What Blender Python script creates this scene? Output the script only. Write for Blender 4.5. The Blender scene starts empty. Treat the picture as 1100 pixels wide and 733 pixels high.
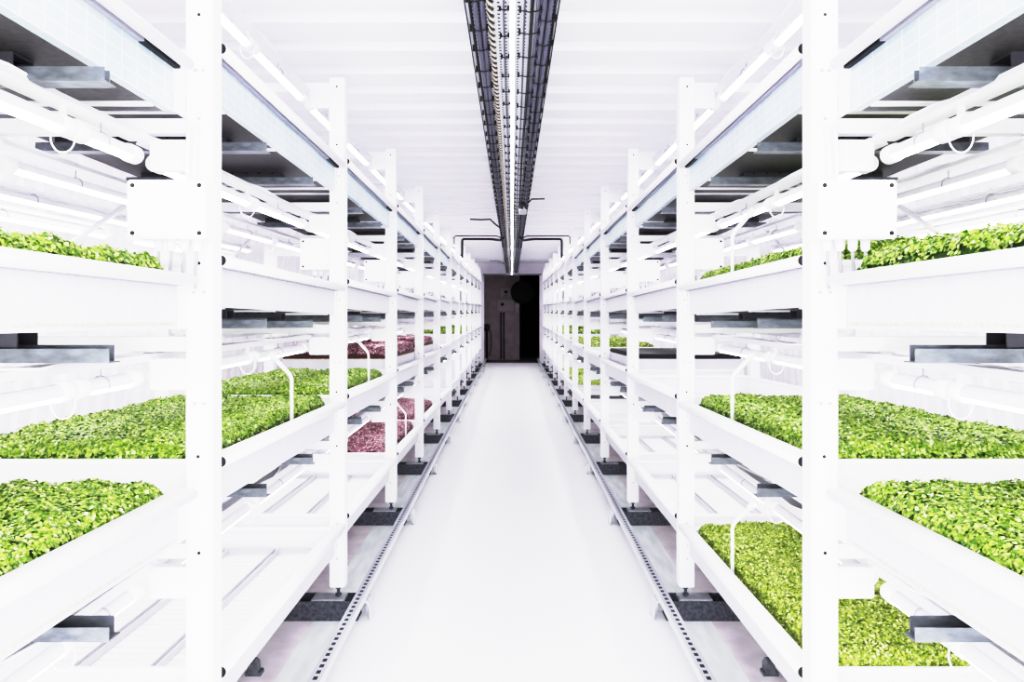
import bpy, bmesh, math, random
import numpy as np
from mathutils import Vector, Matrix

random.seed(7)
C = bpy.context.scene.collection
PI = math.pi

# ------------------------------------------------------------------ materials
def new_mat(name):
    m = bpy.data.materials.new(name); m.use_nodes = True
    nt = m.node_tree
    return m, nt, nt.nodes['Principled BSDF']

def mat(name, col, rough=0.5, metal=0.0, noise=0.0, nscale=20.0, bump=0.0, emit=0.0, stretch=None):
    m, nt, b = new_mat(name)
    b.inputs['Base Color'].default_value = (*col, 1)
    b.inputs['Roughness'].default_value = rough
    b.inputs['Metallic'].default_value = metal
    if emit:
        b.inputs['Emission Color'].default_value = (*col, 1)
        b.inputs['Emission Strength'].default_value = emit
    if noise or bump:
        tc = nt.nodes.new('ShaderNodeTexCoord')
        mp = nt.nodes.new('ShaderNodeMapping')
        if stretch: mp.inputs['Scale'].default_value = stretch
        nt.links.new(tc.outputs['Object'], mp.inputs['Vector'])
        n = nt.nodes.new('ShaderNodeTexNoise'); n.inputs['Scale'].default_value = nscale
        n.inputs['Detail'].default_value = 4
        nt.links.new(mp.outputs['Vector'], n.inputs['Vector'])
        if noise:
            r = nt.nodes.new('ShaderNodeValToRGB')
            lo = [max(0, c * (1 - noise)) for c in col]; hi = [min(1, c * (1 + noise)) for c in col]
            r.color_ramp.elements[0].position = .3; r.color_ramp.elements[0].color = (*lo, 1)
            r.color_ramp.elements[1].position = .7; r.color_ramp.elements[1].color = (*hi, 1)
            nt.links.new(n.outputs['Fac'], r.inputs['Fac'])
            nt.links.new(r.outputs['Color'], b.inputs['Base Color'])
        if bump:
            bp = nt.nodes.new('ShaderNodeBump'); bp.inputs['Strength'].default_value = bump
            bp.inputs['Distance'].default_value = .002
            nt.links.new(n.outputs['Fac'], bp.inputs['Height'])
            nt.links.new(bp.outputs['Normal'], b.inputs['Normal'])
    return m

def math_node(nt, op, a, b=None):
    n = nt.nodes.new('ShaderNodeMath'); n.operation = op
    for i, v in enumerate((a, b)):
        if v is None: continue
        if isinstance(v, (int, float)): n.inputs[i].default_value = v
        else: nt.links.new(v, n.inputs[i])
    return n.outputs[0]

def slot_mat(name, col, dark, axis, pitch, frac, lanes=None, lane_pitch=None, lane_frac=.5, rough=.4, metal=.3):
    """surface with rows of punched slots along one axis (object space)"""
    m, nt, b = new_mat(name)
    tc = nt.nodes.new('ShaderNodeTexCoord'); sp = nt.nodes.new('ShaderNodeSeparateXYZ')
    nt.links.new(tc.outputs['Object'], sp.inputs[0])
    a = sp.outputs[axis]
    f = math_node(nt, 'FRACT', math_node(nt, 'MULTIPLY', a, 1.0 / pitch))
    mask = math_node(nt, 'LESS_THAN', f, frac)
    if lanes is not None:
        g = math_node(nt, 'FRACT', math_node(nt, 'MULTIPLY', math_node(nt, 'ADD', sp.outputs[lanes], 10.5 * lane_pitch), 1.0 / lane_pitch))
        mask = math_node(nt, 'MULTIPLY', mask, math_node(nt, 'LESS_THAN', math_node(nt, 'ABSOLUTE', math_node(nt, 'SUBTRACT', g, .5)), lane_frac * .5))
    mix = nt.nodes.new('ShaderNodeMix'); mix.data_type = 'RGBA'
    nt.links.new(mask, mix.inputs['Factor'])
    mix.inputs['A'].default_value = (*col, 1); mix.inputs['B'].default_value = (*dark, 1)
    nt.links.new(mix.outputs['Result'], b.inputs['Base Color'])
    b.inputs['Roughness'].default_value = rough
    b.inputs['Metallic'].default_value = metal
    return m

def leaf_mat(name, cols):
    m, nt, b = new_mat(name)
    g = nt.nodes.new('ShaderNodeNewGeometry')
    r = nt.nodes.new('ShaderNodeValToRGB')
    els = r.color_ramp.elements
    while len(els) < len(cols): els.new(.5)
    for i, (p, c) in enumerate(cols):
        els[i].position = p; els[i].color = (*c, 1)
    nt.links.new(g.outputs['Random Per Island'], r.inputs['Fac'])
    nt.links.new(r.outputs['Color'], b.inputs['Base Color'])
    b.inputs['Roughness'].default_value = .33
    return m

def emit_mat(name, col, s):
    m = bpy.data.materials.new(name); m.use_nodes = True
    nt = m.node_tree; nt.nodes.clear()
    o = nt.nodes.new('ShaderNodeOutputMaterial'); e = nt.nodes.new('ShaderNodeEmission')
    e.inputs['Color'].default_value = (*col, 1); e.inputs['Strength'].default_value = s
    nt.links.new(e.outputs[0], o.inputs['Surface'])
    return m

TUBE = 9.2
M = dict(
    white=mat('white_powder_coat', (.82, .815, .85), .38, noise=.025, nscale=6),
    post=mat('white_upright_paint', (.84, .83, .87), .35, noise=.02, nscale=5),
    plastic=mat('white_plastic', (.90, .90, .92), .3),
    panel=mat('white_tray_sheet', (.57, .555, .62), .42, noise=.05, nscale=9, stretch=(1, 6, .6)),
    galv=mat('galvanised_steel', (.17, .185, .20), .38, .55, noise=.3, nscale=55, stretch=(.5, 1, 1)),
    galv_light=mat('bright_galvanised_steel', (.62, .64, .67), .35, .5, noise=.15, nscale=40),
    dark=slot_mat('dark_perforated_steel', (.085, .085, .10), (.004, .004, .005), 0, .05, .16, 2, .034, .26, .4, .4),
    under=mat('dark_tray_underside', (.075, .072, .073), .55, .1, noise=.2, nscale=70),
    sleeper=mat('dark_galvanised_sleeper', (.10, .105, .125), .5, .4, noise=.45, nscale=60),
    black=mat('black_shade', (.004, .004, .005), .6),
    grey=mat('grey_shade', (.30, .29, .33), .45),
    seam=mat('grey_flat_rim', (.52, .51, .55), .5),
    housing=mat('grey_tube_housing', (.66, .64, .70), .25),
    emit=emit_mat('lit_led_diffuser', (1.0, .985, 1.0), TUBE),
    rail=slot_mat('slotted_strut', (.62, .64, .68), (.015, .015, .02), 1, .042, .55, 0, .06, .25, .35, .45),
    ctray=slot_mat('perforated_cable_tray', (.66, .67, .72), (.006, .006, .01), 1, .03, .45, 0, .021, .40, .4, .2),
    cable_grey=mat('slate_cable_sheath', (.10, .098, .135), .5),
    cable_black=mat('black_cable_sheath', (.005, .005, .007), .55),
    cable_beige=mat('beige_cable_sheath', (.52, .47, .40), .5),
    medium=mat('fibre_growing_pad', (.55, .52, .42), .9, noise=.3, nscale=120),
    blackpad=mat('black_growing_pad', (.015, .014, .017), .9, noise=.4, nscale=90),
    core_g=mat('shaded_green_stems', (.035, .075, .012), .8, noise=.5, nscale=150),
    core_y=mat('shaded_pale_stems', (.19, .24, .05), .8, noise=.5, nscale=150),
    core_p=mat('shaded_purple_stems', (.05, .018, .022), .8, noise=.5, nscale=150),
    leaf_g=leaf_mat('green_leaf', [(0, (.04, .10, .006)), (.35, (.13, .225, .014)), (.75, (.26, .36, .05)), (.92, (.34, .42, .14)), (1, (.58, .64, .38))]),
    leaf_y=leaf_mat('yellow_green_leaf', [(0, (.09, .15, .01)), (.4, (.22, .30, .03)), (.75, (.35, .43, .08)), (1, (.56, .60, .32))]),
    leaf_p=leaf_mat('purple_leaf', [(0, (.08, .026, .045)), (.4, (.21, .085, .125)), (.8, (.40, .22, .26)), (1, (.60, .46, .46))]),
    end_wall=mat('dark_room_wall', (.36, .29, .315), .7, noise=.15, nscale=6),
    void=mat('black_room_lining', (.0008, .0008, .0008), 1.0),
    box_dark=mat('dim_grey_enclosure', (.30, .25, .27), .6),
)

# top tier sheet: pale blue film with faint grid
def grid_mat():
    m, nt, b = new_mat('pale_blue_gridded_sheet')
    tc = nt.nodes.new('ShaderNodeTexCoord'); sp = nt.nodes.new('ShaderNodeSeparateXYZ')
    nt.links.new(tc.outputs['Object'], sp.inputs[0])
    fy = math_node(nt, 'LESS_THAN', math_node(nt, 'FRACT', math_node(nt, 'MULTIPLY', sp.outputs[1], 1 / .062)), .07)
    fz = math_node(nt, 'LESS_THAN', math_node(nt, 'FRACT', math_node(nt, 'MULTIPLY', sp.outputs[2], 1 / .028)), .10)
    k = math_node(nt, 'MAXIMUM', fy, fz)
    n = nt.nodes.new('ShaderNodeTexNoise'); n.inputs['Scale'].default_value = 5
    nt.links.new(tc.outputs['Object'], n.inputs['Vector'])
    r = nt.nodes.new('ShaderNodeValToRGB')
    r.color_ramp.elements[0].position = .35; r.color_ramp.elements[0].color = (.36, .47, .56, 1)
    r.color_ramp.elements[1].position = .65; r.color_ramp.elements[1].color = (.48, .55, .63, 1)
    nt.links.new(n.outputs['Fac'], r.inputs['Fac'])
    mix = nt.nodes.new('ShaderNodeMix'); mix.data_type = 'RGBA'
    nt.links.new(math_node(nt, 'MULTIPLY', k, .6), mix.inputs['Factor'])
    nt.links.new(r.outputs['Color'], mix.inputs['A']); mix.inputs['B'].default_value = (.74, .79, .83, 1)
    nt.links.new(mix.outputs['Result'], b.inputs['Base Color'])
    b.inputs['Roughness'].default_value = .35
    return m
M['grid'] = grid_mat()

def stripe_mat(name, c0, c1, axis, pitch, frac):
    return slot_mat(name, c0, c1, axis, pitch, frac, rough=.45, metal=0)
M['ribbed'] = stripe_mat('ribbed_white_flat', (.78, .77, .81), (.50, .49, .54), 1, .042, .2)

# ------------------------------------------------------------------ mesh helper
class MB:
    def __init__(s): s.v = []; s.f = []; s.sm = []; s.mi = []; s.cur = 0
    def face(s, idx, smooth=False): s.f.append(idx); s.sm.append(smooth); s.mi.append(s.cur)
    def box(s, x0, x1, y0, y1, z0, z1, skip=()):
        if x0 > x1: x0, x1 = x1, x0
        if y0 > y1: y0, y1 = y1, y0
        if z0 > z1: z0, z1 = z1, z0
        n = len(s.v)
        s.v += [(x0,y0,z0),(x1,y0,z0),(x1,y1,z0),(x0,y1,z0),(x0,y0,z1),(x1,y0,z1),(x1,y1,z1),(x0,y1,z1)]
        for k, q in (('-z',(0,3,2,1)),('+z',(4,5,6,7)),('-y',(0,1,5,4)),('+x',(1,2,6,5)),('+y',(2,3,7,6)),('-x',(3,0,4,7))):
            if k not in skip: s.face([n+i for i in q])
        return s
    def tube(s, pts, r, seg=10, cap=True, a0=0, a1=2*PI):
        pts = [Vector(p) for p in pts]; closed = abs(a1 - a0 - 2*PI) < 1e-6
        n0 = len(s.v); k = seg if closed else seg + 1
        up = None
        for i, p in enumerate(pts):
            t = (pts[min(i+1, len(pts)-1)] - pts[max(i-1, 0)]).normalized()
            ref = Vector((0,0,1)) if abs(t.z) < .9 else Vector((1,0,0))
            if up is not None:
                side = t.cross(up).normalized()
            else:
                side = t.cross(ref).normalized()
            up = side.cross(t).normalized()
            rr = r[i] if isinstance(r, (list, tuple)) else r
            for j in range(k):
                a = a0 + (a1 - a0) * j / seg
                s.v.append(tuple(p + side * math.cos(a) * rr + up * math.sin(a) * rr))
        for i in range(len(pts)-1):
            for j in range(seg):
                a = n0 + i*k + j; b = n0 + i*k + (j+1) % k
                s.face([a, b, b+k, a+k], True)
        if cap and closed:
            s.face([n0+j for j in reversed(range(k))]); s.face([n0+(len(pts)-1)*k+j for j in range(k)])
        return s
    def cyl(s, p0, p1, r, seg=12): return s.tube([p0, p1], r, seg)
    def torus(s, c, ax, rx, rz, r, n=20, seg=6):
        pts = []
        for i in range(n):
            a = 2*PI*i/n
            if ax == 'y': pts.append(Vector(c) + Vector((math.cos(a)*rx, 0, math.sin(a)*rz)))
            else: pts.append(Vector(c) + Vector((0, math.cos(a)*rx, math.sin(a)*rz)))
        n0 = len(s.v)
        for i in range(n):
            t = (pts[(i+1) % n] - pts[i-1]).normalized()
            b = Vector((0,1,0)) if ax == 'y' else Vector((1,0,0))
            o = t.cross(b)
            for j in range(seg):
                a = 2*PI*j/seg
                s.v.append(tuple(pts[i] + o*math.cos(a)*r + b*math.sin(a)*r))
        for i in range(n):
            for j in range(seg):
                i2 = (i+1) % n; j2 = (j+1) % seg
                s.face([n0+i*seg+j, n0+i*seg+j2, n0+i2*seg+j2, n0+i2*seg+j], True)
        return s
    def prism(s, prof, y0, y1, axis='y', smooth=False):
        """profile of (a, z) extruded along y (a = x) or along x (a = y)"""
        n0 = len(s.v); k = len(prof)
        for t in (y0, y1):
            for a, z in prof: s.v.append((a, t, z) if axis == 'y' else (t, a, z))
        for j in range(k): s.face([n0+j, n0+(j+1) % k, n0+k+(j+1) % k, n0+k+j], smooth)
        s.face([n0+j for j in reversed(range(k))]); s.face([n0+k+j for j in range(k)])
        return s
    def add(s, o, mi=None):
        n = len(s.v); s.v += o.v
        for f, a, b in zip(o.f, o.sm, o.mi):
            s.f.append([n+i for i in f]); s.sm.append(a); s.mi.append(b if mi is None else mi)
        return s
    def mesh(s, name, mats, bevel=0):
        me = bpy.data.meshes.new(name); me.from_pydata(s.v, [], s.f)
        for m in (mats if isinstance(mats, (list, tuple)) else [mats]): me.materials.append(M[m] if isinstance(m, str) else m)
        me.polygons.foreach_set('use_smooth', s.sm); me.polygons.foreach_set('material_index', s.mi)
        bm = bmesh.new(); bm.from_mesh(me); bmesh.ops.recalc_face_normals(bm, faces=bm.faces)
        if bevel:
            es = [e for e in bm.edges if len(e.link_faces) == 2 and e.calc_face_angle(0) > .9]
            bmesh.ops.bevel(bm, geom=es, offset=bevel, segments=2, affect='EDGES', clamp_overlap=True)
        bm.to_mesh(me); bm.free()
        return me

def ob(name, me, parent=None, loc=(0,0,0), rot=(0,0,0)):
    o = bpy.data.objects.new(name, me); C.objects.link(o)
    o.location = loc; o.rotation_euler = rot
    if parent: o.parent = parent
    return o
def tag(o, label, cat, group=None, kind=None):
    o['label'] = label; o['category'] = cat
    if group: o['group'] = group
    if kind: o['kind'] = kind
    return o
def struct(name, me, loc=(0,0,0), label=None):
    o = ob(name, me, None, loc); o['kind'] = 'structure'
    if label: o['label'] = label
    return o
def empty(name, loc, rot=(0,0,0)):
    o = ob(name, None, None, loc, rot); o.empty_display_size = .05
    return o

ORD = ['', 'nearest', 'second', 'third', 'fourth', 'fifth', 'sixth', 'seventh', 'eighth', 'ninth', 'tenth', 'eleventh', 'twelfth', 'thirteenth']
SIDE = {-1: 'left', 1: 'right'}
TIER = {1: 'bottom', 2: 'second', 3: 'third', 4: 'top', 5: 'upper'}
POST0, PITCH, NP = 1.79, 1.41, 12
def post_y(n): return POST0 + PITCH * (n - 1)          # near face of upright n (1 = nearest)
def bay_mid(n): return POST0 + PITCH * (n - 1) - PITCH / 2 + .03
LIP = {1: .4255, 2: .950, 3: 1.452, 4: 1.980, 5: 2.515}
TILT = -.0215
END = 18.7
NEAR_BAYS = 6

# ------------------------------------------------------------------ setting
WX = 2.08
m = MB()
m.cur = 0; m.v += [(-.672,-.6,0),(.672,-.6,0),(.672,END+.02,0),(-.672,END+.02,0)]; m.face([0,1,2,3])
for s in (-1, 1):
    m.cur = 1; n = len(m.v); m.v += [(s*.672,-.6,0),(s*.85,-.6,0),(s*.85,END,0),(s*.672,END,0)]; m.face([n,n+1,n+2,n+3])
    m.cur = 2; n = len(m.v); m.v += [(s*.85,-.6,0),(s*WX,-.6,0),(s*WX,END,0),(s*.85,END,0)]; m.face([n,n+1,n+2,n+3])
fl = [mat('white_aisle_floor', (.95, .945, .965), .45, noise=.015, nscale=3, stretch=(1, .25, 1), bump=.05),
      mat('pale_green_grey_screed', (.84, .87, .87), .7, noise=.12, nscale=8, stretch=(3, .5, 1)),
      mat('pinkish_grey_concrete', (.78, .73, .755), .7, noise=.12, nscale=9)]
struct('floor', m.mesh('floor', fl))

CZ = 2.5
def corrugate(y0, y1, pitch, flat, ramp, depth):
    pts = []; y = y0
    while y < y1:
        pts += [(y, 0), (y + flat, 0), (y + flat + ramp, depth), (y + pitch - ramp, depth)]
        y += pitch
    pts.append((y, 0)); return pts
pr = corrugate(-.6, END, .33, .20, .025, .035)
m = MB()
for y, d in pr: m.v += [(-WX, y, CZ + d), (WX, y, CZ + d)]
for i in range(len(pr) - 1): m.face([2*i, 2*i+1, 2*i+3, 2*i+2])
struct('ceiling', m.mesh('ceiling', mat('white_ceiling_sheet', (.84, .83, .87), .5, noise=.02, nscale=3)))
wm = mat('white_wall_sheet', (.82, .80, .85), .55, noise=.04, nscale=4)
for s in (-1, 1):
    pr = corrugate(-.6, END, .12, .06, .012, .022); m = MB()
    for y, d in pr: m.v += [(s*(WX - d), y, 0), (s*(WX - .28 - d), y, CZ + .05)]
    for i in range(len(pr) - 1): m.face([2*i, 2*i+1, 2*i+3, 2*i+2])
    struct('wall_' + SIDE[s], m.mesh('wall', wm))
# end wall with doorway
DX0, DX1, DZ = -.70, .69, 2.235
m = MB(); m.box(-WX, DX0, END, END+.1, 0, CZ+.05); m.box(DX1, WX, END, END+.1, 0, CZ+.05); m.box(DX0, DX1, END, END+.1, DZ, CZ+.05)
struct('wall_back', m.mesh('wall_back', wm))
m = MB(); m.box(DX0-.03, DX1+.05, END-.03, END, DZ-.035, DZ+.0)
struct('trim_1', m.mesh('trim', 'grey'))
# dark room beyond the doorway
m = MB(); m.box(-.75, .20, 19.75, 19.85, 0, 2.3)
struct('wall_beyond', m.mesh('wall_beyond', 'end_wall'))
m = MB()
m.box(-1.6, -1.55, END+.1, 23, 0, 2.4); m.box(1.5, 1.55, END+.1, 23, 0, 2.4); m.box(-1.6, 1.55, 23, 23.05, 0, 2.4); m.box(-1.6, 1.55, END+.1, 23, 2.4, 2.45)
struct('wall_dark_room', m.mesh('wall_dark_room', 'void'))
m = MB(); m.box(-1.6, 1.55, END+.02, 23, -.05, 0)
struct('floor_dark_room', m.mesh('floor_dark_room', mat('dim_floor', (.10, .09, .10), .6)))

# ------------------------------------------------------------------ uprights
XP0, XP1 = .72, .785
ZB, ZT = .135, 2.33
UP = {}
def upright_meshes(s):
    d = {}
    m = MB(); m.box(s*XP0 - s*.7525, s*XP1 - s*.7525, -.03, .03, 0, ZT - ZB)
    d['front_post'] = m.mesh('front_post', 'post', .004)
    m = MB(); m.box(s*(1.475-.7525), s*(1.535-.7525), -.03, .03, 0, ZT - ZB); d['rear_post'] = m.mesh('rear_post', 'post')
    for t in (2, 3, 4):
        m = MB(); z = LIP[t] - .222 - ZB
        m.box(s*(XP1-.7525), s*(1.475-.7525), -.018, .018, z, z+.035); d['cross_bar', t] = m.mesh('cross_bar', 'white')
    m = MB(); z = LIP[1] - .255 - ZB - .02
    for t in (2, 3, 4, 5):
        m = MB(); z = LIP[t] - .285 - ZB
        m.box(s*(XP1-.7525), s*(.872-.7525), -.03, .0, z-.03, z+.045)
        d['lamp_bracket', t] = m.mesh('lamp_bracket', 'white', .003)
        m = MB(); m.box(s*(1.475-.7525), s*(1.288-.7525), -.03, .0, z-.03, z+.045); d['rear_bracket', t] = m.mesh('lamp_bracket', 'white', .003)
    m = MB(); m.box(s*(XP1-.7525), s*(1.475-.7525), -.018, .018, ZT-ZB-.06, ZT-ZB-.02); d['cross_bar', 5] = m.mesh('cross_bar', 'white')
    m = MB(); m.cyl((0,0,-ZB+.088), (0,0,0), .007, 10); m.tube([(0,0,-.042),(0,0,-.034)], .014, 6); m.cyl((0,0,-.012),(0,0,-.002), .013, 6)
    d['levelling_foot'] = m.mesh('levelling_foot', 'sleeper')
    m = MB(); m.cyl((0,-.0315,0),(0,-.0285,0), .0042, 10); m.cyl((0,-.0330,0),(0,-.0310,0), .0024, 6)
    d['bolt'] = m.mesh('bolt', 'grey')
    m = MB(); m.cyl((0,-.0306,0),(0,-.0285,0), .0046, 10); d['bolt_hole'] = m.mesh('bolt_hole', 'black')
    return d
for s in (-1, 1): UP[s] = upright_meshes(s)
BOLTS = [(-.002, 'hole', .977), (.0, 'hole', 1.442), (-.012, 'bolt', 1.372), (.012, 'bolt', 1.372), (-.01, 'bolt', 1.105), (.012, 'bolt', 1.105),
         (.0, 'hole', .745), (0, 'bolt', 1.79), (0, 'hole', 2.04), (-.008, 'bolt', 1.906), (.01, 'bolt', 1.906), (0, 'hole', .41), (0, 'hole', 2.29), (0, 'bolt', .26)]
for s in (-1, 1):
    for n in range(1, NP + 1):
        r = empty('rack_upright', (s*.7525, post_y(n) + .03, ZB))
        tag(r, f'white bolted steel rack upright, {ORD[n]} from the camera, {SIDE[s]} of the aisle', 'rack upright', 'uprights of the %s rack' % SIDE[s])
        D = UP[s]
        ob('front_post', D['front_post'], r); ob('rear_post', D['rear_post'], r)
        for t in (2, 3, 4, 5): ob('cross_bar', D['cross_bar', t], r)
        if True:
            for t in (2, 3, 4, 5): ob('lamp_bracket', D['lamp_bracket', t], r); ob('lamp_bracket', D['rear_bracket', t], r)
        ob('levelling_foot', D['levelling_foot'], r)
        o = ob('levelling_foot', D['levelling_foot'], r, (s*(1.505-.7525), 0, 0))
        for bx_, k, z in BOLTS:
            ob('bolt' if k == 'bolt' else 'bolt_hole', D['bolt' if k == 'bolt' else 'bolt_hole'], r, (bx_, 0, z - ZB))

# base sleepers and slotted rails
for s in (-1, 1):
    pf = []
    m = MB()
    m.box(s*.66, s*1.56, -.05, -.046, 0, .084); m.box(s*.66, s*1.56, .046, .05, 0, .084); m.box(s*.66, s*1.56, -.046, .046, 0, .006)
    sm = m.mesh('sleeper', 'sleeper')
    m = MB(); m.box(s*.72, s*.86, -.042, .042, .075, .088); pm = m.mesh('bearing_plate', 'galv_light')
    m = MB()
    # curved strap gripping the aisle side of the rail
    m.prism([(s*.604, 0), (s*.610, 0), (s*.612, .052), (s*.624, .074), (s*.66, .080), (s*.66, .0865), (s*.620, .0805), (s*.606, .056)], -.042, .042)
    m.prism([(s*.609, 0), (s*.60, 0), (s*.60, .004), (s*.609, .004)], -.042, .042); m.box(s*.640, s*.66, .036, .042, .004, .08)
    tm = m.mesh('end_tab', 'galv_light')
    for n in range(1, NP + 1):
        o = ob('base_sleeper', sm, None, (0, post_y(n) + .03, 0))
        tag(o, f'dark galvanised channel on the floor under the {ORD[n]} {SIDE[s]} upright', 'floor channel', 'floor channels under the %s rack' % SIDE[s])
        ob('bearing_plate', pm, o); ob('end_tab', tm, o)
    m = MB(); X0, X1 = .626, .667
    m.box(s*X0, s*X1, -.5, END-.05, .115, .119); m.box(s*X0, s*(X0+.003), -.5, END-.05, .087, .115); m.box(s*X1, s*(X1-.003), -.5, END-.05, .087, .115)
    c = s*(X0+X1)/2
    me = MB(); me.v = [(x - c, y, z - .1) for x, y, z in m.v]; me.f, me.sm, me.mi = m.f, m.sm, m.mi
    o = ob('slotted_rail', me.mesh('slotted_rail', 'rail'), None, (c, 0, .1))
    tag(o, f'long galvanised slotted strut rail along the {SIDE[s]} edge of the aisle floor', 'rail')

# ------------------------------------------------------------------ growing trays
TL = 1.33; TW = .70
def tray_meshes(s, sheet):
    d = {}
    hl = TL/2
    m = MB(); m.box(0, s*.003, -hl, hl, 0, .116); m.box(s*.003, s*.022, -hl, hl, 0, .002); d['side_panel'] = m.mesh('side_panel', sheet)
    m = MB()
    lc, lr = -.031, .0145
    arc = [PI/2 + 1.62*PI*i/14 for i in range(15)]
    outer = [(s*(lc + lr*math.cos(q)), .1135 + lr*math.sin(q)) for q in arc]
    inner = [(s*(lc + (lr-.0022)*math.cos(q)), .1135 + (lr-.0022)*math.sin(q)) for q in arc]
    m.prism([(s*.003, .128)] + outer + inner[::-1] + [(s*.003, .1258)], -.670, .670)
    for i in range(len(m.sm)-2): m.sm[i] = True
    m.box(0, s*.003, -hl, hl, .1158, .1262)
    d['rolled_lip'] = m.mesh('rolled_lip', 'white')
    m = MB(); m.tube([(s*-.031, -.003, .1135), (s*-.031, .003, .1135)], .0135, 16); d['lip_hollow_shade'] = m.mesh('lip_hollow_shade', 'black')  # black disc stands in for the dark hollow at the lip end
    m = MB(); m.box(s*TW, s*(TW-.003), -hl, hl, 0, .116); m.box(s*(TW-.014), s*(TW-.003), -hl, hl, .106, .116); d['rear_panel'] = m.mesh('rear_panel', 'white')
    m = MB(); m.box(s*.003, s*(TW-.003), -.0015, .0015, .002, .112); m.prism([(-.008,.100),(.008,.100),(.010,.108),(.006,.117),(-.006,.117),(-.010,.108)], s*.006, s*(TW-.02), axis='x')
    d['end_panel'] = m.mesh('end_panel', 'white')
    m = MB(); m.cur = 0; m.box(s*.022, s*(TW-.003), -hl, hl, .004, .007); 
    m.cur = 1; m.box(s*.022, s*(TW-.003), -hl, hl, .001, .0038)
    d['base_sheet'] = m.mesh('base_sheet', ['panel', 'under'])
    m = MB(); m.box(s*.02, s*(TW-.01), -.012, .012, -.004, .001); d['underside_rib'] = m.mesh('underside_rib', 'white')
    m = MB()
    u0, u1, w, h, t = -.027, .66, .021, .026, .0025
    m.box(s*u0, s*u1, -w, -w+t, -.057, -.057+h); m.box(s*(u0+.012), s*u1, w-t, w, -.057, -.057+h+.006); m.box(s*u0, s*u1, -w+t, w-t, -.057, -.0545)
    d['support_channel'] = m.mesh('support_channel', 'galv')
    m = MB()
    m.box(s*.115, s*.64, -.03, -.027, -.034, .0); m.box(s*.115, s*.64, .027, .03, -.034, .0); m.box(s*.115, s*.64, -.027, .027, -.003, 0); m.box(s*.115, s*.64, -.034, .034, -.037, -.034)
    d['perforated_channel'] = m.mesh('perforated_channel', 'dark')
    m = MB(); m.cur = 0; m.box(s*-.004, s*.0, -.008, .012, .0, .100); m.box(s*.0, s*.004, .004, .012, 0, .1)
    m.cur = 1
    for z in (.078, .060, .030): m.box(s*-.0045, s*-.004, .001, .006, z, z+.012)
    m2 = MB(); m2.box(s*-.003, s*.001, .669, .7245, 0, .116); d['end_plate'] = m2.mesh('hook_plate', 'white')
    m2 = MB(); m2.cur = 0; m2.box(s*-.014, s*-.001, -.66, .50, .101, .1125); m2.cur = 1; m2.box(s*-.015, s*-.001, .50, .668, .100, .1125); d['lip_shade_strip'] = m2.mesh('lip_shade_strip', ['grey', 'black'])  # dark strip painting in the shade under the lip, black towards the far end
    m2 = MB(); m2.box(s*.006, s*.026, -.62, .62, .085, .100); m2.box(s*.003, s*.006, -.62, .62, .085, .088); d['drain_strip'] = m2.mesh('drain_strip', 'seam')
    m2 = MB(); m2.box(s*-.016, s*-.001, -.66, .66, .099, .1125); d['grey_shade_strip'] = m2.mesh('lip_shade_strip', 'grey')  # grey strip drawn as the shadow line under the lip
    d['hook_plate'] = m.mesh('hook_plate', ['white', 'cable_black'])
    return d
TR = {}
for s in (-1, 1):
    TR[s] = tray_meshes(s, 'panel')
    g = dict(TR[s]); 
    hl = TL/2; m = MB(); m.box(0, s*.003, -hl, hl, 0, .116); m.box(s*.003, s*.022, -hl, hl, 0, .002); g['side_panel'] = m.mesh('side_panel', 'grid')
    TR[s, 4] = g

def far_tray_mesh(s):
    m = MB(); hl = TL/2
    m.cur = 0; m.box(0, s*.003, -.675, .675, 0, .116); m.tube([(s*-.031, -.67, .1135), (s*-.031, .67, .1135)], .0145, 10); m.box(s*-.031, 0, -.67, .67, .1255, .128)
    m.box(s*TW, s*(TW-.003), -hl, hl, 0, .116)
    for y in (-hl+.012, hl-.012): m.box(s*.003, s*(TW-.003), y-.008, y+.008, .004, .115)
    m.box(s*.003, s*(TW-.003), -hl, hl, .004, .007)
    m.cur = 1; m.box(s*.003, s*(TW-.003), -hl, hl, 0, .0038)
    m.cur = 2
    for y in (-.29, .23): m.box(s*-.027, s*.66, y-.021, y+.021, -.057, -.03); 
    m.cur = 1
    for y in (-.23, .29): m.box(s*.115, s*.64, y-.03, y+.03, -.035, 0)
    return m.mesh('far_tray', ['panel', 'under', 'galv'])
FT = {s: far_tray_mesh(s) for s in (-1, 1)}

NEARBAY = {1: (0, -.02), 2: (.022, -.028), 3: (.022, -.030), 4: (.03, -.052)}
def tray_pose(s, t, n):
    dx, dz = NEARBAY[t] if n == 1 else (0, 0)
    tilt = TILT if n > 1 else -.014
    return Vector((s*(.757 + dx), bay_mid(n) - (.05 if n == 1 else 0), LIP[t] - .127 + dz)), tilt
def on_tray(s, t, n, u, y, z):
    p, tilt = tray_pose(s, t, n)
    q = Matrix.Rotation(tilt, 4, 'X') @ Vector((s*u, y, z))
    return p + q, (tilt, 0, 0)

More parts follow.
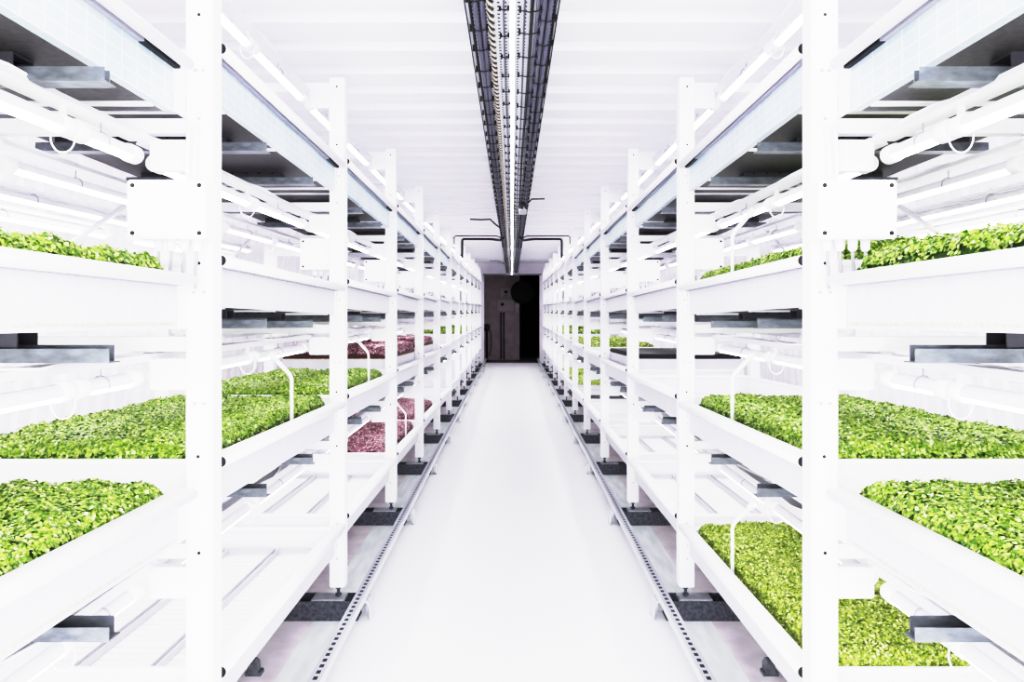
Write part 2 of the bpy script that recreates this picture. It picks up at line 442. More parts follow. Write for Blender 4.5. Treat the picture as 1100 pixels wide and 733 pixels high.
CROP = {}
for k in ((3,1),(2,1),(2,2),(2,3)): CROP[-1, *k] = 'g'
for k in ((2,4),(2,5),(1,4),(1,5)): CROP[-1, *k] = 'p'
for k in ((3,1),(3,2),(2,1),(2,2)): CROP[1, *k] = 'g'
for k in ((1,2),(2,6),(2,7),(1,7),(1,8)): CROP[1, *k] = 'y'
for k in ((2,4),(1,6)): CROP[1, *k] = 'k'
for n in (9, 10, 11): CROP[-1, 2, n] = 'g'; CROP[1, 2, n] = 'g'
HOLD = {'g': 'full of green shoots', 'p': 'full of purple shoots', 'y': 'of yellow-green shoots', 'k': 'with bare black pad'}
SKIP_TRAY = set()
for s in (-1, 1):
    for t in (1, 2, 3, 4):
        for n in range(1, NP + 1):
            if (s, t, n) in SKIP_TRAY: continue
            p, tilt = tray_pose(s, t, n)
            c = CROP.get((s, t, n))
            colr = 'pale blue' if t == 4 else 'white'
            bay = 'nearest bay' if n == 1 else f'{ORD[n]} bay from the camera'
            lab = f'{colr} tray {HOLD[c] + " " if c else ""}on {SIDE[s]} rack, {TIER[t]} tier, {bay}'
            grp = f'trays on the {TIER[t]} tier of the {SIDE[s]} rack'
            if n > NEAR_BAYS:
                tag(ob('growing_tray', FT[s], None, p, (tilt, 0, 0)), lab, 'tray', grp); continue
            r = empty('growing_tray', p, (tilt, 0, 0)); tag(r, lab, 'tray', grp)
            D = TR[s, 4] if t == 4 else TR[s]
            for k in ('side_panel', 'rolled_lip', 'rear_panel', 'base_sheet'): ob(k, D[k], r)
            for y in (-.6712, .6712): ob('lip_hollow_shade', D['lip_hollow_shade'], r, (0, y, 0))
            for y in (-TL/2+.012, TL/2-.012): ob('end_panel', D['end_panel'], r, (0, y, 0))
            for e in ((-1, 1) if n > 1 else (-1,)):
                ob('hook_plate', D['hook_plate'], r, (0, e*.663, 0), (0, 0, 0) if e > 0 else (PI, 0, 0)).location.z = 0 if e > 0 else .1
            if n == 1: ob('hook_plate', D['end_plate'], r)
            if t == 4:
                ob('lip_shade_strip', D['lip_shade_strip'], r)
            if t == 3: ob('lip_shade_strip', D['grey_shade_strip'], r)
            if t == 1: ob('drain_strip', D['drain_strip'], r)
            if t >= 2:
                for y in (-.52, -.09, .41, .60): ob('underside_rib', D['underside_rib'], r, (0, y, 0))
                for y in (-.29, .23): ob('support_channel', D['support_channel'], r, (s*-.03, y + .06, 0) if n == 1 else (0, y, 0))
                for y in (-.22, .31): ob('perforated_channel', D['perforated_channel'], r, (0, y, 0))

# ------------------------------------------------------------------ crops
def crop_mesh(name, seed, W, L, h, r, count, size, leaf, core, upright=0.0):
    """dense carpet of small leaves over a rounded block; origin at its base centre"""
    rng = np.random.default_rng(seed)
    def height(x, y):
        dx = np.minimum(W/2 - np.abs(x), r) / r; dy = np.minimum(L/2 - np.abs(y), r) / r
        dx = np.clip(dx, 0, 1); dy = np.clip(dy, 0, 1)
        e = np.sqrt(np.clip(1 - (1-dx)**2, 0, 1)) * np.sqrt(np.clip(1 - (1-dy)**2, 0, 1))
        wob = .006*np.sin(x*17+seed) * np.cos(y*11+2*seed) + .004*np.sin(x*41+y*33)
        return h * (.45 + .55*e) + wob
    # core
    nx, ny = 26, 48
    xs = np.linspace(-W/2, W/2, nx); ys = np.linspace(-L/2, L/2, ny)
    V = []; F = []; MI = []
    for y in ys:
        for x in xs: V.append((x, y, float(height(np.array(x), np.array(y))) - size*.55))
    for j in range(ny-1):
        for i in range(nx-1): F.append([j*nx+i, j*nx+i+1, (j+1)*nx+i+1, (j+1)*nx+i])
    per = [i for i in range(nx)] + [j*nx+nx-1 for j in range(1, ny)] + [(ny-1)*nx+i for i in range(nx-2, -1, -1)] + [j*nx for j in range(ny-2, 0, -1)]
    b0 = len(V)
    for i in per: V.append((V[i][0], V[i][1], 0))
    k = len(per)
    for j in range(k): F.append([per[j], b0+j, b0+(j+1) % k, per[(j+1) % k]])
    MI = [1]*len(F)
    # leaves
    nc = count
    cx = rng.uniform(-W/2, W/2, nc); cy = rng.uniform(-L/2, L/2, nc)
    # extra leaves over the sloping rim
    ne = count // 2
    side = rng.integers(0, 4, ne); tt = rng.uniform(-.5, .5, ne); off = np.abs(rng.normal(0, r*.35, ne))
    ex = np.where(side == 0, -W/2 + off, np.where(side == 1, W/2 - off, tt*W))
    ey = np.where(side == 2, -L/2 + off, np.where(side == 3, L/2 - off, tt*L))
    cx = np.concatenate([cx, ex]); cy = np.concatenate([cy, ey])
    e = 1e-3
    zc = height(cx, cy)
    gx = (height(cx+e, cy) - height(cx-e, cy)) / (2*e); gy = (height(cx, cy+e) - height(cx, cy-e)) / (2*e)
    gx = np.clip(gx, -2.2, 2.2); gy = np.clip(gy, -2.2, 2.2)
    # rim leaves hang down the block's sides too
    edge = np.minimum(W/2 - np.abs(cx), L/2 - np.abs(cy)) < .012
    zc = np.where(edge, zc * rng.uniform(.3, 1.0, len(zc)), zc)
    N = np.stack([-gx, -gy, np.ones_like(gx)], 1); N /= np.linalg.norm(N, axis=1)[:, None]
    P = np.stack([cx, cy, zc + rng.normal(0, size*.28, len(cx))], 1)
    az = rng.uniform(0, 2*PI, len(cx))
    verts = [];  faces = []
    base = len(V); LV = []
    for leafno in range(2):
        a = az + PI*leafno + rng.normal(0, .35, len(cx))
        D = np.stack([np.cos(a), np.sin(a), np.zeros_like(a)], 1)
        D -= N * np.sum(D*N, 1)[:, None]; D /= np.linalg.norm(D, axis=1)[:, None] + 1e-9
        lift = rng.normal(.25 + upright, .38, len(cx))[:, None]
        D = D*np.cos(lift) + N*np.sin(lift)
        S = np.cross(N, D); S /= np.linalg.norm(S, axis=1)[:, None] + 1e-9
        U = np.cross(D, S)
        l = (size * rng.uniform(.75, 1.3, len(cx)))[:, None]; w = l * .42
        p0 = P; p1 = P + D*l*.55 + S*w - U*l*.02; p2 = P + D*l - U*l*.14; p3 = P + D*l*.55 - S*w - U*l*.02; pc = P + D*l*.5 + U*l*.10
        LV.append(np.stack([p0, p1, p2, p3, pc], 1).reshape(-1, 3))
    LV = np.concatenate(LV); low = LV[:, 2] < h*.80
    LV[low, 0] = np.clip(LV[low, 0], -W/2 + .001, W/2 - .001); LV[low, 1] = np.clip(LV[low, 1], -L/2 + .001, L/2 - .001)
    nl = len(LV) // 5
    idx = (np.arange(nl)*5 + base)[:, None]
    tri = np.concatenate([idx + np.array([[0,1,4]]), idx + np.array([[1,2,4]]), idx + np.array([[2,3,4]]), idx + np.array([[3,0,4]])], 1).reshape(-1, 3)
    V = V + LV.tolist(); nf = len(F); F = F + tri.tolist()
    me = bpy.data.meshes.new(name); me.from_pydata(V, [], F)
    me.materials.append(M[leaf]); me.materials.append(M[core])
    me.polygons.foreach_set('material_index', MI + [0]*(len(F)-nf))
    me.polygons.foreach_set('use_smooth', [True]*nf + [False]*(len(F)-nf))
    me.update()
    return me
MW, ML = .66, 1.30
CM = {
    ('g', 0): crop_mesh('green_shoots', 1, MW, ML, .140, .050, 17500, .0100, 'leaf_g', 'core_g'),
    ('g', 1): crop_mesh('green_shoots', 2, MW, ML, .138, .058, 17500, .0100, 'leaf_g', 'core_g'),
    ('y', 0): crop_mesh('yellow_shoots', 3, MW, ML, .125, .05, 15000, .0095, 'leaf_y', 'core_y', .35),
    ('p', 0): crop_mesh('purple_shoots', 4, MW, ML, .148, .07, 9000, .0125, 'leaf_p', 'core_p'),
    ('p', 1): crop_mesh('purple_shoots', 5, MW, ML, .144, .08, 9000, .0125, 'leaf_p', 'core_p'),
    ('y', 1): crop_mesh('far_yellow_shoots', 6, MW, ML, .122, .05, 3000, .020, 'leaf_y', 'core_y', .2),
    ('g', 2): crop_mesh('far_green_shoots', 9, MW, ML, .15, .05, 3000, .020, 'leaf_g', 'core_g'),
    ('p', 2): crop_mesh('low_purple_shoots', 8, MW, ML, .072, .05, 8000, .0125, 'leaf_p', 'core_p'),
}
m = MB(); m.box(-MW/2-.004, MW/2+.004, -ML/2-.004, ML/2+.004, 0, .008); PAD = m.mesh('growing_pad', 'medium')
m = MB(); m.box(-MW/2, MW/2, -ML/2, ML/2, 0, .03); BPAD = m.mesh('black_pad', 'blackpad', .006)
m = MB(); m.box(-MW/2, MW/2, -ML/2, ML/2, 0, .175); LINER = m.mesh('raised_liner', 'panel', .006)
CW = {'g': 'green', 'p': 'purple', 'y': 'yellow-green'}
for (s, t, n), c in CROP.items():
    loc, rot = on_tray(s, t, n, .36, 0, .0075)
    if n == 1: loc += Vector((0, -.0, 0))
    bay = 'nearest bay' if n == 1 else f'{ORD[n]} bay from the camera'
    raised = t == 2 and c in 'pk'
    if raised:
        o = ob('raised_liner', LINER, None, loc, rot)
        tag(o, f'white raised liner box under the {"purple shoots" if c == "p" else "black pad"}, {SIDE[s]} rack, second tier, {ORD[n]} bay', 'liner')
    if c == 'k':
        loc, rot = on_tray(s, t, n, .36, 0, .0075 + (.1755 if raised else 0))
        o = ob('growing_pad', BPAD, None, loc, rot)
        tag(o, f'bare black growing pad on {SIDE[s]} rack, {TIER[t]} tier, {bay}', 'growing pad'); continue
    loc2, _ = on_tray(s, t, n, .36 - (.026 if n == 1 else 0), 0, .0155 + ((.008 if s < 0 else .020) if t == 3 else 0) + (.168 if raised else 0))
    me = CM['p', 2] if raised else CM['g', 2] if c == 'g' and n > 6 else CM[c, 1 if (c == 'y' and n > 5) or (c != 'y' and (n + t) % 2) else 0]
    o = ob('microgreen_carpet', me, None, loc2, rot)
    tag(o, f'carpet of {CW[c]} microgreens in {SIDE[s]} rack tray, {TIER[t]} tier, {bay}', 'microgreens', f'microgreen carpets on the {SIDE[s]} rack')
    if n <= NEAR_BAYS: ob('growing_pad', PAD, o, (0, 0, -.008 - ((.008 if s < 0 else .020) if t == 3 else 0)))

# ribbed empty flats in unplanted trays
def flat_mesh():
    m = MB(); w, l = .2, 1.26
    m.box(-w/2, w/2, -l/2, l/2, 0, .004)
    y = -l/2 + .03
    while y < l/2 - .03:
        m.prism([(y-.008, .004), (y+.008, .004), (y+.003, .009), (y-.003, .009)], -w/2+.012, w/2-.012, axis='x'); y += .042
    m.cur = 1
    for x in (-w/2, w/2-.004): m.box(x, x+.004, -l/2, l/2, .004, .028)
    for y in (-l/2, l/2-.004): m.box(-w/2, w/2, y, y+.004, .004, .028)
    return m.mesh('ribbed_flat', ['ribbed', 'seam'])
FLAT = flat_mesh()
for s, t, n in ((-1,1,2), (-1,1,3), (1,1,3), (1,1,4)):
    for i, w in enumerate(('aisle-side', 'middle', 'rear')):
        loc, rot = on_tray(s, t, n, .13 + .215*i, 0, .0075)
        o = ob('seedling_flat', FLAT, None, loc, rot)
        tag(o, f'empty white ribbed flat, {w} one in {SIDE[s]} rack bottom tray, {ORD[n]} bay', 'flat', 'empty ribbed flats in the bottom trays')

# ------------------------------------------------------------------ LED tubes
R_T = .0175
def tube_meshes(L):
    d = {}
    m = MB(); m.tube([(0, -L/2+.02, 0), (0, L/2-.02, 0)], R_T, 10, False, -.14*PI, 1.14*PI); d['housing'] = m.mesh('housing', 'housing')
    m = MB(); m.tube([(0, -L/2+.02, 0), (0, L/2-.02, 0)], R_T, 10, False, 1.14*PI, 1.86*PI); d['diffuser'] = m.mesh('diffuser', 'emit')
    m = MB(); m.tube([(0, -.022, 0), (0, -.018, 0), (0, .018, 0), (0, .022, 0)], [.018, .0215, .0215, .018], 16); d['end_cap'] = m.mesh('end_cap', 'plastic')
    m = MB(); m.torus((0, 0, -.020), 'y', .025, .034, .0018); m.box(-.006, .006, -.004, .004, .016, .040); d['hanger_loop'] = m.mesh('hanger_loop', 'housing')
    m = MB()
    pts = [(.020*math.cos(a), 0, .020*math.sin(a)) for a in [(-.25 + 1.5*i/12)*PI for i in range(13)]]
    m.tube(pts, .0018, 6); m.tube([(0,0,.02),(0,0,.040)], .0018, 6); d['wire_clip'] = m.mesh('wire_clip', 'grey')
    return d
TM = {}
def tube_at(x, y, z, L, label, group, detail=True):
    k = round(L, 3)
    if k not in TM: TM[k] = tube_meshes(L)
    D = TM[k]
    r = empty('led_tube', (x, y, z), (0, 0, 0)); tag(r, label, 'light tube', group)
    ob('housing', D['housing'], r); ob('diffuser', D['diffuser'], r)
    for e in (-1, 1): ob('end_cap', D['end_cap'], r, (0, e*(L/2-.022), 0))
    if detail:
        if detail == 2: ob('hanger_loop', D['hanger_loop'], r, (0, L/2 - .022, 0))
        ob('wire_clip', D['wire_clip'], r, (0, -.02, 0)); 
    return r
def far_tube():
    L = PITCH - .14; m = MB()
    m.cur = 0; m.tube([(0, -L/2, 0), (0, L/2, 0)], R_T, 6, False, PI, 2*PI)
    m.cur = 1; m.tube([(0, -L/2, 0), (0, L/2, 0)], R_T, 6, False, 0, PI); m.cyl((0,-L/2,0),(0,-L/2-.02,0), .02, 8); m.cyl((0,L/2,0),(0,L/2+.02,0), .02, 8)
    m.box(-.012, .012, -PITCH/2+.018, PITCH/2-.018, .04, .055); m.box(-.004, .004, -.005, .005, R_T, .04)
    return m.mesh('far_tube', ['emit', 'housing'])
FTUBE = far_tube()
ROWS = {'aisle-side': .89, 'rear': 1.27}
RAILM = {}
for s in (-1, 1):
    for n in (1, 2, 3):
        y0 = max(post_y(n) - PITCH + .08, .62); y1 = post_y(n) - .06
        for x, z, lab in ((1.60, LIP[4] - .285, 'upper'), (1.70, LIP[4] - .335, 'lower')):
            o = tube_at(s*x, (y0+y1)/2, z, y1 - y0, f'lit white wall tube behind the {SIDE[s]} rack, {lab} of a pair, {ORD[n]} bay', f'wall tubes behind the {SIDE[s]} rack', 1)
            k = round(y1-y0, 3)
            m = MB(); m.box(-.014, .014, -k/2, k/2, .021, .034)
            for e in (-.4, .4): m.box(0, s*(WX - .3*z/CZ + .02 - x), e*k-.008, e*k+.008, .024, .032)
            b = ob('wall_batten', m.mesh('wall_batten', 'white'), o)
        m = MB(); a, c = (post_y(n)-PITCH+.06, 1.18), (post_y(n), 1.86)
        if n == 1: a = (.75, 1.42)
        m.tube([(0, 0, 0), (0, c[0]-a[0], c[1]-a[1])], .012, 4)
        o = ob('diagonal_brace', m.mesh('diagonal_brace', 'white'), None, (s*1.545, a[0], a[1]))
        tag(o, f'white diagonal brace at the back of the {SIDE[s]} rack, {ORD[n]} bay', 'brace')
for s in (-1, 1):
    for t in (2, 3, 4, 5):
        where = f'under the {TIER[t]} tier' if t < 5 else 'above the top tier'
        for n in range(1, NP + 1):
            z = LIP[t] - .285 
            y0 = post_y(n) - PITCH + .03; y1 = post_y(n)
            if n == 1: y0 = .62
            for row, x in ROWS.items():
                if n > NEAR_BAYS:
                    if row == 'rear' and n > 9: continue
                    o = ob('led_tube', FTUBE, None, (s*x, (post_y(n-1)+post_y(n))/2 + .03, z))
                    tag(o, f'lit white tube {where}, {SIDE[s]} rack, {ORD[n]} bay, {row} row', 'light tube', f'light tubes in the {SIDE[s]} rack'); continue
                joint = 1.50 if n == 1 else (y0 + y1)/2 + .02
                tube_at(s*x, (y0 + .025 + joint)/2, z, joint - y0 - .029, f'lit white tube {where}, {SIDE[s]} rack, {ORD[n]} bay, {row} row, near half', f'light tubes in the {SIDE[s]} rack', 2)
                tube_at(s*x, (joint + y1 - .025)/2, z, y1 - joint - .029, f'lit white tube {where}, {SIDE[s]} rack, {ORD[n]} bay, {row} row, far half', f'light tubes in the {SIDE[s]} rack')
                # white batten the tubes hang from
                k = round(y1 - y0, 3)
                if k not in RAILM:
                    m = MB(); m.prism([(-.030,.0),(.030,.0),(.018,.016),(-.018,.016)], -k/2, k/2); me = m.mesh('lamp_batten', 'white')
                    m = MB(); m.tube([(.022*math.sin(i*.9), -k/2 + k*i/14, .018 + .004*math.cos(i*1.7)) for i in range(15)], .003, 6); RAILM[k] = (me, m.mesh('flex', 'plastic'))
                o = ob('lamp_batten', RAILM[k][0], None, (s*x, (y0+y1)/2, z + .040))
                tag(o, f'white lamp batten {where}, {SIDE[s]} rack, {ORD[n]} bay, {row} row', 'lamp batten', f'lamp battens in the {SIDE[s]} rack')
                if n <= 3: ob('flex', RAILM[k][1], o)

# ------------------------------------------------------------------ junction boxes
def jbox(s):
    d = {}
    m = MB(); m.box(-.0885, .0885, .012, .075, -.066, .066); d['body'] = m.mesh('body', 'plastic', .006)
    m = MB(); m.box(-.0905, .0905, 0, .014, -.068, .068); d['lid'] = m.mesh('lid', 'plastic', .004)
    m = MB(); m.cyl((0, -.0012, 0), (0, .004, 0), .0055, 12); d['screw'] = m.mesh('screw', 'black')
    m = MB(); m.tube([(0,0,-.004),(0,0,0)], .0125, 8); m.tube([(0,0,-.022),(0,0,-.004)], .0105, 10); m.tube([(0,0,-.028),(0,0,-.022)], [.006,.0105], 10); d['cable_gland'] = m.mesh('cable_gland', 'plastic')
    m = MB(); m.tube([(0,0,0),(s*.002,.004,-.02),(s*.008,.012,-.045),(s*.012,.02,-.09)], .0042, 8); d['cable'] = m.mesh('cable', 'grey')
    m = MB(); m.tube([(0,0,0),(0,0,.05),(-s*.004,.0,.14)], .0042, 8); d['top_cable'] = m.mesh('top_cable', 'plastic')
    return d
for s in (-1, 1):
    D = jbox(s)
    for n in range(1, 8):
        r = empty('junction_box', (s*.797, post_y(n) - .0755, 1.562) if n == 1 else (s*.838, post_y(n) + .062, 1.575))
        tag(r, f'white junction box with black corner screws on {ORD[n]} {SIDE[s]} upright', 'junction box', f'junction boxes on the {SIDE[s]} rack')
        ob('body', D['body'], r); ob('lid', D['lid'], r)
        for sx in (-1, 1):
            for sz in (-1, 1): ob('screw', D['screw'], r, (sx*.077, 0, sz*.055))
        if n <= 5:
            for i in range(4):
                g = ob('cable_gland', D['cable_gland'], r, (-s*(.062 - .030*i - .01), .045, -.066))
                ob('cable', D['cable'], g, (0, 0, -.026))
            for i in range(2): ob('top_cable', D['top_cable'], r, (s*(-.045 + .018*i), .05, .064))

# ------------------------------------------------------------------ white feed pipes standing in the trays
m = MB(); m.tube([(0, 0, 0), (0, 0, .13), (0, 0, .165), (0, .006, .185), (0, .012, .195)], .0065, 10); 
FP = {}
for s in (-1, 1):
    m = MB(); m.tube([(0,0,0),(0,0,.255),(s*.003,-.001,.268),(s*.010,-.004,.280),(s*.055,-.022,.335)], [.006,.006,.0062,.007,.0075], 10)
    m.tube([(s*.052,-.021,.331),(s*.068,-.028,.350)], .012, 10)
    FP[s] = m.mesh('feed_pipe', 'plastic')
for s, t, n in ((-1,2,2), (-1,2,3), (-1,1,4), (1,1,2), (1,2,2), (1,3,2)):
    loc, rot = on_tray(s, t, n, .02, .10, .0075)
    loc.z += .0
    o = ob('feed_pipe', FP[s], None, loc, (0, 0, 0))
    tag(o, f'thin bent white feed pipe standing at the tray front, {SIDE[s]} rack, {TIER[t]} tier, {ORD[n]} bay', 'pipe')

# ------------------------------------------------------------------ overhead cable tray
TZ = 2.262; CTY0, CTY1 = .3, END - .02
r = empty('cable_tray', (0, 0, TZ)); tag(r, 'long perforated white cable tray hanging below the ceiling along the aisle', 'cable tray')
m = MB(); m.box(-.142, .142, CTY0, CTY1, 0, .002); ob('perforated_base', m.mesh('perforated_base', 'ctray'), r)
for s in (-1, 1):
    m = MB(); m.box(s*.142, s*.1445, CTY0, CTY1, -.012, .05); ob('side_flange', m.mesh('side_flange', 'cable_black'), r)
hm = MB(); hm.cyl((0, 0, .05), (0, 0, CZ - TZ), .005, 8); HM = hm.mesh('hanger_rod', 'galv_light')
y = 2.6
while y < CTY1:
    for s in (-1, 1): ob('hanger_rod', HM, r, (s*.1432, y, -.004))
    y += 2.8
m = MB(); m.box(-.0075, .0075, CTY0, CTY1, -.022, 0); o = ob('glowing_strip', m.mesh('glowing_strip_body', 'plastic'), None, (.001, 0, TZ - .0005))
m = MB(); m.box(-.0065, .0065, CTY0, CTY1, -.0235, -.022); ob('diffuser', m.mesh('glowing_strip_face', emit_mat('lit_strip', (1, .985, 1), 24)), o)  # strong glow given to the strip to brighten the aisle floor
tag(o, 'slim glowing white strip running down the middle of the overhead cable tray', 'strip light')  # white strip made to glow to brighten the aisle floor
# cables strapped beneath
def straight(x, rad, matn, y1, wob=.0025, ph=0):
    m = MB(); pts = []
    k = int((y1 - CTY0) / .22)
    for i in range(k + 1):
        yy = CTY0 + (y1 - CTY0)*i/k
        pts.append((wob*math.sin(yy*2.1 + ph), yy, -rad + .3*wob*math.cos(yy*3.3 + ph)))
    m.tube(pts, rad, 8)
    return m.mesh('cable', matn)
def twisted(mats_, y1, rr, rad, step=.022, turns=10):
    out = MB(); k = int((y1 - CTY0)/step)
    for j in range(len(mats_)):
        m = MB(); m.tube([(rr*math.cos(2*PI*j/len(mats_) + turns*i*step*2*PI*.9/1), CTY0 + i*step, -rr - rad + rr*math.sin(2*PI*j/len(mats_) + turns*i*step*2*PI*.9)) for i in range(k+1)], rad, 5, True)
        out.add(m, j)
    return out.mesh('twisted_bundle', mats_)
CAB = [(-.126, .0045, 'cable_black', 'thin black cable beside the left flange of the overhead cable tray'),
       (-.111, .0085, 'cable_grey', 'thick slate grey cable, outermost on the left of the overhead tray'),
       (-.1015, .0028, 'cable_black', 'thin black cable between the two left slate grey overhead cables'),
       (-.092, .0085, 'cable_grey', 'thick slate grey cable, inner one on the left of the overhead tray'),
       (-.024, .0035, 'cable_grey', 'thin grey cable just left of the bright overhead strip'),
       (.041, .0035, 'cable_grey', 'thin grey cable right of the bright overhead strip'),
       (.0615, .006, 'cable_black', 'black cable at the middle of the right half of the overhead tray'),
       (.078, .0065, 'cable_grey', 'medium slate grey cable, innermost of the right overhead group'),
       (.098, .0085, 'cable_grey', 'thick slate grey cable, inner one on the right of the overhead tray'),
       (.1085, .0028, 'cable_black', 'thin black cable between the two right slate grey overhead cables'),
       (.119, .0085, 'cable_grey', 'thick slate grey cable, outermost on the right of the overhead tray'),
       (.1315, .004, 'cable_black', 'thin black cable beside the right flange of the overhead cable tray')]
objs = {}
for i, (x, rad, mt, lab) in enumerate(CAB):
    o = ob('cable', straight(x, rad, mt, CTY1 - .05, .0022, i*1.3), None, (x, 0, TZ - .002)); tag(o, lab, 'cable', 'cables strapped under the overhead tray')
    objs[i] = o
o = ob('cable_bundle', twisted(['cable_beige', 'cable_black', 'cable_beige', 'cable_black'], CTY1 - .1, .0085, .0042), None, (-.066, 0, TZ - .001))
tag(o, 'twisted beige and black cable bundle in the left half of the overhead tray', 'cable bundle')
# ties
def tie(x0, x1, drop):
    m = MB(); m.tube([(x0-.004,0,0),(x0,0,-drop*.8),((x0+x1)/2,.004,-drop),(x1,0,-drop*.8),(x1+.004,0,0)], .0022, 6)
    m.box(x0-.005, x0+.003, -.004, .004, -drop*.9-.004, -.002); m.box(x1-.003, x1+.006, -.005, .005, -drop*.7-.006, -.001)
    return m.mesh('cable_tie', 'black')
TIES = [(1, -.133, -.083, .021, 2.0, .21), (4, -.036, -.012, .012, 2.08, .21), (7, .026, .086, .018, 2.05, .215), (10, .088, .137, .021, 1.95, .21)]
for ci, x0, x1, dr, ys, st in TIES:
    par = objs[ci]; me = tie(x0 - CAB[ci][0], x1 - CAB[ci][0], dr)
    y = ys; k = 0
    while y < 11:
        o = ob('cable_tie', me, par, (0, y + random.uniform(-.02, .02), .001)); k += 1
        y += st
# splice box near the middle
m = MB(); m.box(-.036, .036, -.17, .17, -.03, 0); 
o = ob('splice_box', m.mesh('splice_box', 'galv_light', .004), None, (.095, 6.75, TZ - .019)); tag(o, 'small grey splice box on the right of the overhead cable tray', 'splice box')
m = MB()
for i in range(9):
    a = random.uniform(-1, 1)
    m.tube([(.035*a, -.17, -.01), (.03*a + .01, -.24, -.022 - .012*random.random()), (.02*a, -.33, -.012), (.01*a, -.45, -.004)], .0055, 6)
ob('wire_tail', m.mesh('wire_tail', 'cable_black'), o)
# conduits leaving the tray
def pipe(name, pts, r_, matn, lab, seg=8):
    c = Vector(pts[0]); m = MB(); m.tube([Vector(p) - c for p in pts], r_, seg)
    return tag(ob(name, m.mesh(name, matn), None, c), lab, 'conduit')
for s in (-1, 1):
    Y = 9.8
    pipe('conduit', [(s*.10, Y-.5, TZ-.02), (s*.15, Y-.15, TZ-.03), (s*.24, Y, TZ-.005), (s*.30, Y, TZ-.0), (s*.64, Y, TZ-.0), (s*.652, Y, TZ-.012), (s*.655, Y, TZ-.04), (s*.655, Y, TZ-.25)], .016, 'cable_black',
         f'thick black conduit branching {SIDE[s]} from the cable tray and turning down at the rack')
    pipe('conduit', [(s*.12, Y+.05, TZ+.01), (s*.2, Y+.1, TZ+.05), (s*.75, Y+.1, TZ+.05), (s*.768, Y+.1, TZ+.035), (s*.77, Y+.1, TZ-.06)], .008, 'cable_black',
         f'thin black conduit above the thick black one, branching {SIDE[s]} from the tray')
pipe('cable_stub', [(-.13, 8.4, TZ-.01), (-.17, 8.2, TZ), (-.24, 8.15, TZ+.06), (-.34, 8.15, TZ+.055), (-.46, 8.15, TZ+.06)], .009, 'cable_black', 'wavy dark cable stub sticking out left of the overhead cable tray')
pipe('cable_stub', [(-.13, 14.8, TZ-.03), (-.2, 14.6, TZ), (-.3, 14.6, TZ+.03), (-.44, 14.6, TZ+.03)], .012, 'grey', 'grey cable stub left of the cable tray near the dark doorway')
pipe('cable_stub', [(.14, 6.4, TZ-.01), (.17, 6.4, TZ+.02), (.28, 6.4, TZ+.022)], .006, 'cable_black', 'short dark cable stub sticking out right of the overhead cable tray')

# ------------------------------------------------------------------ things in the dark doorway
def E(px, py, Y): return Vector(((px - 550)*Y/800, Y, 1.33 - (py - 333)*Y/800))
YB = 19.75
def ctrl(px0, px1, py0, py1, lab, kx, ky, win=False):
    a = E(px0, py1, YB); b = E(px1, py0, YB); c = Vector(((a.x+b.x)/2, YB - .06, (a.z+b.z)/2)); w = (b.x-a.x)/2; h = (b.z-a.z)/2
    r = empty('control_box', c); tag(r, lab, 'control box')
    m = MB(); m.box(-w, w, 0, .058, -h, h); ob('enclosure', m.mesh('enclosure', 'box_dark', .01), r)
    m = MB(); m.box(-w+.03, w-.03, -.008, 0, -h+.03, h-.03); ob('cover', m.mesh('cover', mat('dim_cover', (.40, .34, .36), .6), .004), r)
    m = MB(); m.cyl((kx*w, -.03, ky*h), (kx*w, -.008, ky*h), .045, 14); ob('knob', m.mesh('knob', 'black'), r)
    if win:
        m = MB(); m.box(-.05, .06, -.012, -.008, -h*.7, -h*.35); ob('window', m.mesh('window', mat('pale_label', (.25, .22, .23), .4)), r)
ctrl(536, 551, 308.5, 320.5, 'upper dim grey control box on the wall beyond the doorway', 0, .1, True)
ctrl(533, 553.5, 321, 335.5, 'lower dim grey control box on the wall beyond the doorway', -.35, .15)
for px, lab in ((538.2, 'left of the two dark pipes below the control boxes'), (541.2, 'right of the two dark pipes below the control boxes')):
    a = E(px, 336, YB); pipe('dark_pipe', [(a.x, YB - .03, a.z), (a.x, YB - .03, 1.0), (a.x + .005, YB - .03, 0.02)], .018, 'black', lab)
a = E(561, 314, 19.3); r = empty('round_drum', (a.x, 19.3, a.z)); tag(r, 'round black drum hung in the top of the dark doorway', 'drum')
m = MB(); m.tube([(0,-.10,0),(0,-.085,0),(0,.085,0),(0,.10,0)], [.29,.305,.305,.29], 40); ob('shell', m.mesh('shell', 'void'), r)
m = MB(); m.tube([(0,-.115,0),(0,-.10,0)], .07, 20); ob('hub', m.mesh('hub', 'void'), r)
m = MB(); m.torus((0,-.10,0), 'y', .26, .26, .012, 36, 6); ob('rim', m.mesh('rim', 'void'), r)
m = MB(); m.box(-.03, .03, -.03, .03, .29, 2.4 - a.z); ob('drop_rod', m.mesh('drop_rod', 'void'), r)
a = E(556, 328, 19.72); m = MB(); m.box(-.055, .055, -.03, .03, -.07, .04); m.box(-.02, .02, -.02, .02, -.17, -.07)
tag(ob('switch_box', m.mesh('switch_box', mat('pale_dim_grey', (.5, .45, .47), .5), .006), None, (a.x - .01, 19.72, a.z)), 'small pale grey switch just right of the control boxes', 'switch')
a = E(523, 388, 19.2); r = empty('hose_stand', (a.x, 19.2, 0)); tag(r, 'dark upright stand with a rounded head, left side of the doorway', 'stand')
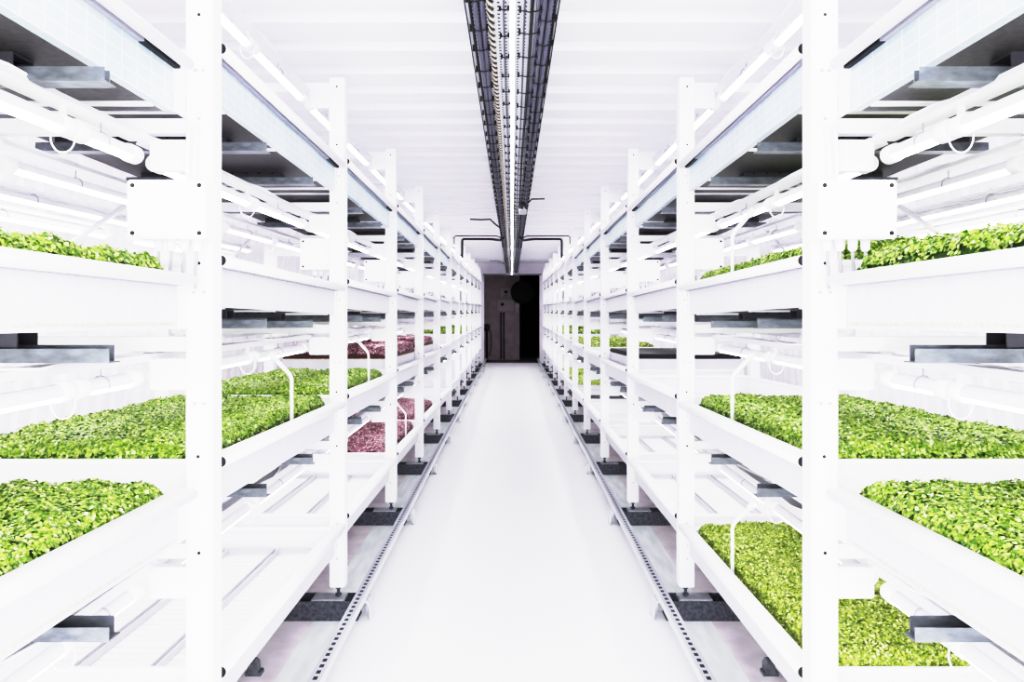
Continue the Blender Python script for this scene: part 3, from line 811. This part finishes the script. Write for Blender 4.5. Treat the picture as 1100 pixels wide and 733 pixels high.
m = MB(); m.tube([(0,0,.78),(0,0,.82),(0,0,.92),(0,0,.97)], [.05,.085,.085,.04], 14); ob('head', m.mesh('head', 'black'), r)
m = MB(); m.cyl((0,0,.02), (0,0,.8), .028, 10); m.tube([(0,0,0),(0,0,.02)], .09, 14); ob('pole', m.mesh('pole', 'black'), r)
m = MB(); m.tube([(.05,0,.82),(.10,0,.74),(.115,0,.5),(.10,0,.28),(.05,0,.16)], .012, 8); ob('hose', m.mesh('hose', 'black'), r)

# small clamps on the concrete below the racks
for s in (-1, 1):
    m = MB(); m.prism([(-.028,0),(.028,0),(.028,.012),(.016,.014),(.014,.04),(.004,.052),(-.010,.052),(-.020,.038),(-.020,.012),(-.028,.012)], -.02, .02)
    o = ob('floor_clamp', m.mesh('floor_clamp', 'galv'), None, (s*.94, 2.72, 0)); tag(o, f'small galvanised clamp on the concrete under the {SIDE[s]} rack, before the second upright', 'clamp')

# ------------------------------------------------------------------ light and camera
w = bpy.data.worlds.new('World'); bpy.context.scene.world = w; w.use_nodes = True
bg = w.node_tree.nodes['Background']; bg.inputs['Color'].default_value = (.97, .96, 1, 1); bg.inputs['Strength'].default_value = 3.8

cam = bpy.data.cameras.new('Camera'); co = bpy.data.objects.new('Camera', cam); C.objects.link(co)
co.location = (0, 0, 1.33); co.rotation_euler = (PI/2, 0, 0)
cam.sensor_width = 36; cam.lens = 800/1100*36; cam.shift_y = -33.5/1100; cam.clip_start = .02
sc = bpy.context.scene; sc.camera = co
sc.view_settings.view_transform = 'Standard'; sc.view_settings.look = 'None'; sc.view_settings.exposure = 0.0
vs = sc.view_settings; vs.use_curve_mapping = True; cm = vs.curve_mapping
cm.white_level = (2, 2, 2); cm.use_clip = False; cm.extend = 'HORIZONTAL'
cv = cm.curves[3]
for x, y in ((.02, .05), (.08, .43), (.16, .81), (.25, .905), (.45, .957), (.72, .985)): cv.points.new(x, y)
cm.update()
sc.cycles.diffuse_bounces = 6; sc.cycles.max_bounces = 8
